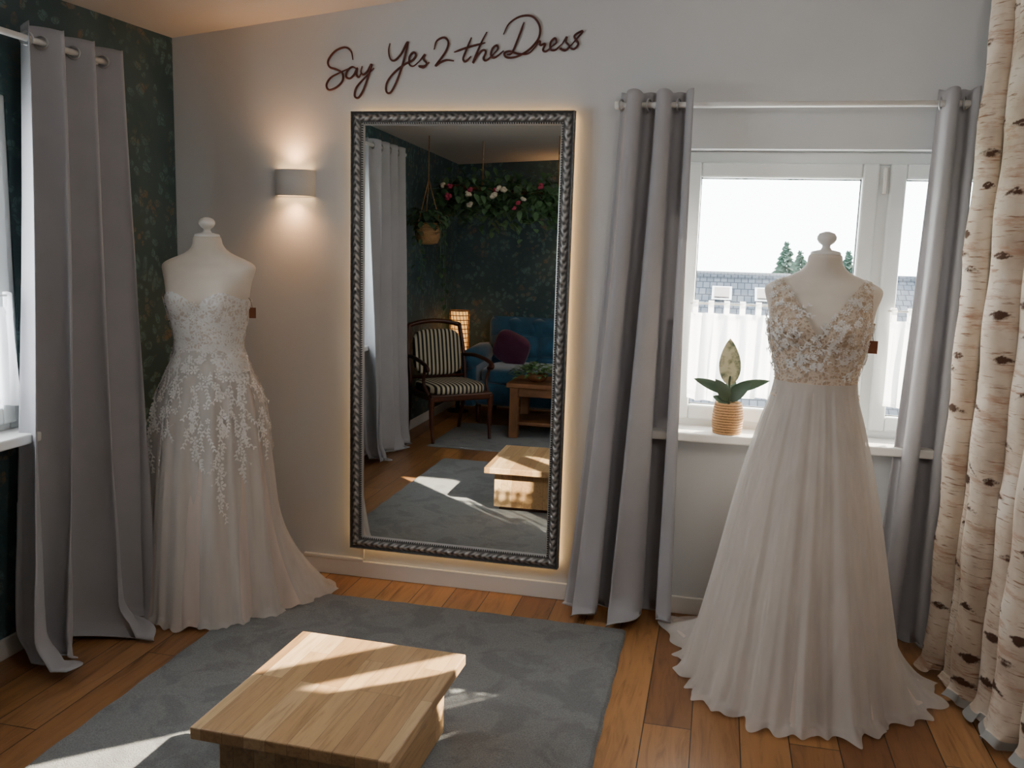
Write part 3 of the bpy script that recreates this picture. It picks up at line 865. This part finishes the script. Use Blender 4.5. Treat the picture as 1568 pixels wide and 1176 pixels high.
tube("top_rail", catmull([(-.24, .32, .92), (-.12, .33, .945), (0, .33, .955), (.12, .33, .945), (.24, .32, .92)], 6), .02, M_dark_wood, ch, 10)
tube("lower_rail", [(-.25, .24, .48), (.25, .24, .48)], .014, M_dark_wood, ch, 8)
M_velvet = fabric("blue_velvet", (34, 88, 118), 0, .55, 300, .1, 0, .25, .8)
so = empty("velvet_sofa", (1.29, RY+.06, 0), 0)
def tuft(u, v):
    x = -.88+1.76*u; z = .36+.52*v
    g = abs(sin(x*pi/.22))*abs(sin((z-.36)*pi/.20+.6))
    return (x, .20+.05*g**.5+.03*sin(pi*v)-.06*v, z)
V, F = grid(tuft, 170, 60); mk("tufted_back", V, F, M_velvet, so, True)
boxes("back_frame", [((-.90, .0, .18), (.90, .20, .87))], M_velvet, so, .05, 4, True)
boxes("seat", [((-.86, .15, .16), (.86, .78, .36))], M_velvet, so, .04, 4, True)
for i in range(2):
    pad("seat_cushion_%d" % (i+1), (-.42+.84*i, .48, .41), (.42, .32, .075), M_velvet, so, 5)
for i, s in enumerate((-1, 1)):
    V, F = tube_geo([(s*.93, .02, .54), (s*.93, .3, .56), (s*.93, .78, .54)], .085, 18); mk("arm_roll_%d" % (i+1), V, F, M_velvet, so, True)
    boxes("arm_%d" % (i+1), [((s*.93-.07, .02, .14), (s*.93+.07, .77, .55))], M_velvet, so, .03, 3)
for i, (x, y) in enumerate(((-.85, .1), (.85, .1), (-.85, .7), (.85, .7))):
    lathe("leg_%d" % (i+1), [(.016, 0), (.026, .15)], (x, y, 0), M_dark_wood, so, 12)
M_pil = fabric("plum_velvet", (100, 46, 74), 0, .6, 300, .1, 0, .2, .3)
o = pad("throw_pillow", (0, 0, 0), (.16, .05, .16), M_pil, None, 3.4); o.location = (.66, RY+.50, .62); o.rotation_euler = (math.radians(-25), math.radians(24), 0)
lp = empty("rattan_table_lamp", (.135, RY+.34, 0))
G = []
for k in range(18):
    a = 2*pi*k/18
    G.append(tube_geo([(.09*cos(a+t_*.1), .09*sin(a+t_*.1), .40+.052*t_) for t_ in range(11)], .003, 5))
for j in range(14):
    G.append(tube_geo([(.091*cos(2*pi*k/24), .091*sin(2*pi*k/24), .40+.04*j) for k in range(25)], .004, 5, False))
V, F = merge(G); mk("rattan_shade", V, F, M_wick, lp, True)
lathe("glowing_diffuser", [(.075, .41), (.075, .91)], (0, 0, 0), emis("lamp_glow", (255, 184, 100), 1.6), lp, 24)
lathe("side_table", [(.02, .02), (.02, .36), (.10, .37), (.10, .40)], (0, 0, 0), M_dark_wood, lp, 24)
lathe("foot", [(.10, 0), (.10, .015), (.02, .03)], (0, 0, 0), M_dark_wood, lp, 24)
ct = empty("rustic_coffee_table", (1.29, -3.40, .016), 0)
boxes("top", [((-.46, -.25+.1*i, .40), (.46, -.153+.1*i, .435)) for i in range(5)], M_rustic, ct, .004)
for i, (x, y) in enumerate(((-.40, -.2), (.40, -.2), (-.40, .2), (.40, .2))):
    boxes("leg_%d" % (i+1), [((x-.035, y-.035, 0), (x+.035, y+.035, .40))], M_rustic, ct, .006)
boxes("lower_shelf", [((-.42, -.2, .10), (.42, .2, .125))], M_rustic, ct, .004)
boxes("apron", [((-.42, -.22, .33), (.42, -.19, .40)), ((-.42, .19, .33), (.42, .22, .40))], M_rustic, ct, .004)
iv = empty("ivy_plant", (1.04, -3.34, .452)); rnd = random.Random(3); G = []
M_ivy = simple("ivy_green", (104, 144, 92), .5, var=.35)
for i in range(240):
    a = rnd.uniform(0, 6.28); r = rnd.uniform(.02, .2); z = .10-.35*r+rnd.uniform(0, .06)
    G.append(leaf_geo((r*cos(a), r*.7*sin(a), max(0.0, z)), (cos(a)+rnd.uniform(-.5, .5), sin(a)+rnd.uniform(-.5, .5), rnd.uniform(-.2, .7)), (0, 0, 1), rnd.uniform(.035, .06), .03, .2, 4))
V, F = merge(G); mk("foliage", V, F, M_ivy, iv, True)
lathe("bowl", [(.05, 0), (.08, .03), (.085, .06), (.08, .06), (.05, .02)], (0, 0, 0), M_rustic, iv, 24)
hb = empty("hanging_basket_planter", (.24, -2.95, 0))
prof = [(.03, 1.50), (.075, 1.51), (.095, 1.56), (.10, 1.66), (.09, 1.66), (.03, 1.62)]
lathe("basket", prof, (0, 0, 0), M_wick, hb, 28)
zc = ceil_z(.24, -2.95)
for k in range(3):
    a = 2*pi*k/3; tube("rope_%d" % (k+1), [(.097*cos(a), .097*sin(a), 1.65), (0, 0, 1.98), (0, 0, zc)], .004, M_wick, hb, 6)
G = []
for i in range(110):
    a = rnd.uniform(0, 6.28); r = rnd.uniform(.02, .15); z = 1.66+rnd.uniform(-.02, .10)
    G.append(leaf_geo((r*cos(a), r*sin(a), z), (cos(a), sin(a), rnd.uniform(-.8, .6)), (0, 0, 1), rnd.uniform(.05, .08), .04, .3, 4))
for k in range(6):
    a = rnd.uniform(0, 6.28); P = catmull([(.08*cos(a), .08*sin(a), 1.66), (.13*cos(a), .13*sin(a), 1.6), (.14*cos(a), .14*sin(a), 1.35-.06*k)], 5)
    G.append(tube_geo(P, .002, 4))
    for q in P[3:]: G.append(leaf_geo(q, (rnd.uniform(-1, 1), rnd.uniform(-1, 1), -.5), (0, 0, 1), .05, .035, .2, 4))
V, F = merge(G); mk("foliage", V, F, simple("basket_green", (72, 102, 68), .5, var=.3), hb, True)
ga = empty("hanging_flower_garland"); y0 = -3.35
P = catmull([(.2, y0, 1.96), (.4, y0+.02, 1.95), (.8, y0-.02, 1.92), (1.2, y0, 1.93), (1.5, y0, 1.92)], 8)
tube("branch", P, .018, M_rustic, ga, 10)
for i, x in enumerate((.55, 1.15)):
    tube("rope_%d" % (i+1), [(x, y0, 1.93), (x, y0, ceil_z(x, y0))], .005, M_wick, ga, 6)
G = []
for i in range(1500):
    x = rnd.uniform(.2, 1.5); dz = rnd.gauss(-.04, .085)-(.12*rnd.random()**3)
    G.append(leaf_geo((x, y0+rnd.uniform(-.10, .10), 1.94+dz), (rnd.uniform(-1, 1), rnd.uniform(-1, 1), rnd.uniform(-1, .5)), (0, 0, 1), rnd.uniform(.05, .09), .045, .2, 4))
V, F = merge(G); mk("foliage", V, F, simple("garland_green", (88, 122, 82), .5, var=.35), ga, True)
def rose(c, r):
    return merge([ellip_geo(Vector(c)+Vector((rnd.uniform(-1, 1), rnd.uniform(-1, 1), rnd.uniform(-1, 1)))*r*.5, (r*.6, r*.6, r*.45), 8, 6) for _ in range(6)])
V, F = merge([rose((rnd.uniform(.2, 1.45), y0+.12, 1.91+rnd.uniform(-.10, .07)), rnd.uniform(.022, .036)) for _ in range(10)]); mk("white_roses", V, F, simple("cream_petals", (214, 202, 182), .7), ga, True)
V, F = merge([rose((rnd.uniform(.3, 1.45), y0+.12, 1.89+rnd.uniform(-.10, .07)), rnd.uniform(.018, .03)) for _ in range(14)]); mk("pink_roses", V, F, simple("magenta_petals", (180, 60, 90), .7), ga, True)

# unseen glowing globe, added as fill light to brighten the dim room
gl = empty("added_fill_globe", (2.9, -2.55, 0)); zc = ceil_z(2.9, -2.55)
V, F = ellip_geo((0, 0, zc-.27), (.17, .17, .17), 24, 14); mk("fill_globe_ball", V, F, emis("fill_globe_glow", (255, 246, 236), 18), gl, True)
lathe("fill_globe_mount", [(.06, 0), (.06, .025)], (0, 0, zc-.026), M_white, gl, 24)
tube("stem", [(0, 0, zc-.11), (0, 0, zc-.02)], .01, M_white, gl, 10)

# ---------------------------------------------------------------- outside world
boxes("outside_ground", [((-60, 6, -5.2), (80, 120, -5.0))], simple("grass", (90, 110, 70), .95))
def m_tiles():
    t = NT("roof_tiles"); v = t.coord("Generated", (60, 26, 1))
    br = t.n("TexBrick"); t.l(v, br.inputs["Vector"]); br.inputs["Scale"].default_value = 1
    br.inputs["Color1"].default_value = lin((62, 67, 74)); br.inputs["Color2"].default_value = lin((74, 79, 86)); br.inputs["Mortar"].default_value = lin((38, 42, 48))
    br.inputs["Brick Width"].default_value = 1; br.inputs["Row Height"].default_value = 1; br.inputs["Mortar Size"].default_value = .07
    t.l(br.outputs["Color"], t.b.inputs["Base Color"]); t.set(Roughness=.9); t.b.inputs["Specular IOR Level"].default_value = .1; return t.m
M_tiles = m_tiles()
def house(name, x0, x1, yr, zr, depth, drop, mat):
    p = empty(name)
    mk("roof_front", [(x0, yr, zr), (x1, yr, zr), (x1, yr-depth, zr-drop), (x0, yr-depth, zr-drop)], [(0, 3, 2, 1)], mat, p)
    mk("roof_rear", [(x0, yr, zr), (x1, yr, zr), (x1, yr+depth, zr-drop), (x0, yr+depth, zr-drop)], [(0, 1, 2, 3)], mat, p)
    tube("ridge", [(x0, yr, zr), (x1, yr, zr)], .10, mat, p, 10)
    boxes("walls", [((x0+.4, yr-depth+.5, -5), (x1-.4, yr+depth-.5, zr-drop+.2))], M_wall, p)
    mk("gables", [(x0+.4, yr-depth+.5, zr-drop), (x0+.4, yr+depth-.5, zr-drop), (x0+.4, yr, zr-.2), (x1-.4, yr-depth+.5, zr-drop), (x1-.4, yr+depth-.5, zr-drop), (x1-.4, yr, zr-.2)], [(0, 1, 2), (3, 4, 5)], M_wall, p)
    return p
h1 = house("neighbour_house", -5, 3.9, 17, 1.0, 5, 3.4, M_tiles)
M_sky = simple("skylight_pane", (120, 112, 104), .3)
for i, x in enumerate((1.0, 2.25, 3.15)):
    y = 16.6; z = 1.0-(17-y)*.68; dy = .4; dz = dy*.68
    mk("skylight_%d" % (i+1), [(x, y, z+.06), (x+.42, y, z+.06), (x+.42, y-dy, z-dz+.06), (x, y-dy, z-dz+.06)], [(0, 3, 2, 1)], M_steel, h1)
    mk("skylight_glass_%d" % (i+1), [(x+.05, y-.05, z+.04), (x+.37, y-.05, z+.04), (x+.37, y-dy+.05, z-dz+.12), (x+.05, y-dy+.05, z-dz+.12)], [(0, 3, 2, 1)], M_sky, h1)
house("neighbour_house.001", 5.2, 16, 20, .98, 5, 3.0, M_tiles)
M_fir = simple("fir_green", (48, 70, 60), .9, var=.4)
def conifer(name, x, y, top, base=-5, R=2.0, seed=0):
    rnd = random.Random(seed); G = [tube_geo([(x, y, base), (x, y, top)], [.16, .02], 6)]
    H = top-base; n = 34
    for i in range(n):
        t_ = (i+.4)/n; z = top-H*.8*t_; r = R*t_**.9*rnd.uniform(.8, 1.1)+.08
        k = int(8+8*t_)
        for j in range(k):
            a = 2*pi*j/k+rnd.random(); G.append(leaf_geo((x, y, z), (cos(a), sin(a), -.15), (0, 0, 1) if j % 2 else (cos(a+1.57), sin(a+1.57), 0), r*rnd.uniform(.8, 1.1), .22+.3*t_, .15, 4))
    V, F = merge(G); mk(name, V, F, M_fir)
conifer("fir_tree", 4.65, 30, 1.95, seed=1); conifer("fir_tree.001", 5.2, 31, 1.65, seed=2); conifer("fir_tree.002", 7.0, 32, 1.7, seed=3); conifer("fir_tree.003", 6.2, 33, 1.3, seed=4); conifer("fir_tree.004", 9.9, 34, .9, seed=5)

# ---------------------------------------------------------------- light
w = bpy.data.worlds.new("world"); bpy.context.scene.world = w; w.use_nodes = True
bg = w.node_tree.nodes["Background"]; bg.inputs[0].default_value = (.93, .965, 1.0, 1); bg.inputs[1].default_value = 14
sd = bpy.data.lights.new("sun", "SUN"); sd.energy = 46; sd.angle = math.radians(.6); sd.color = (1, .86, .66)
so_ = bpy.data.objects.new("sun", sd); C.objects.link(so_)
el = math.radians(32.2); dirv = Vector((-.738*cos(el), -.675*cos(el), -sin(el)))
so_.rotation_euler = dirv.to_track_quat("-Z", "Y").to_euler()
def portal(loc, rot, sx, sy):
    l = bpy.data.lights.new("portal", "AREA"); l.shape = "RECTANGLE"; l.size = sx; l.size_y = sy; l.cycles.is_portal = True
    o = bpy.data.objects.new("window_portal", l); C.objects.link(o); o.location = loc; o.rotation_euler = rot
portal((2.825, .2, 1.34), (-pi/2, 0, 0), 1.25, 1.12)
portal((-.19, -1.54, 1.38), (0, -pi/2, 0), 1.16, 1.12)

# ---------------------------------------------------------------- camera
cam = bpy.data.cameras.new("camera"); co = bpy.data.objects.new("camera", cam); C.objects.link(co)
th, ph, ro = .2218, .1508, .0294
f = Vector((-sin(th)*cos(ph), cos(th)*cos(ph), -sin(ph))); r0 = Vector((cos(th), sin(th), 0)); u0 = r0.cross(f)
r = r0*cos(ro)+u0*sin(ro); u = -r0*sin(ro)+u0*cos(ro)
M = Matrix(((r.x, u.x, -f.x, 2.4010), (r.y, u.y, -f.y, -3.6827), (r.z, u.z, -f.z, 1.5), (0, 0, 0, 1)))
co.matrix_world = M
cam.sensor_width = 36; cam.lens = 1408.43/1600*36; cam.clip_start = .05
bpy.context.scene.camera = co
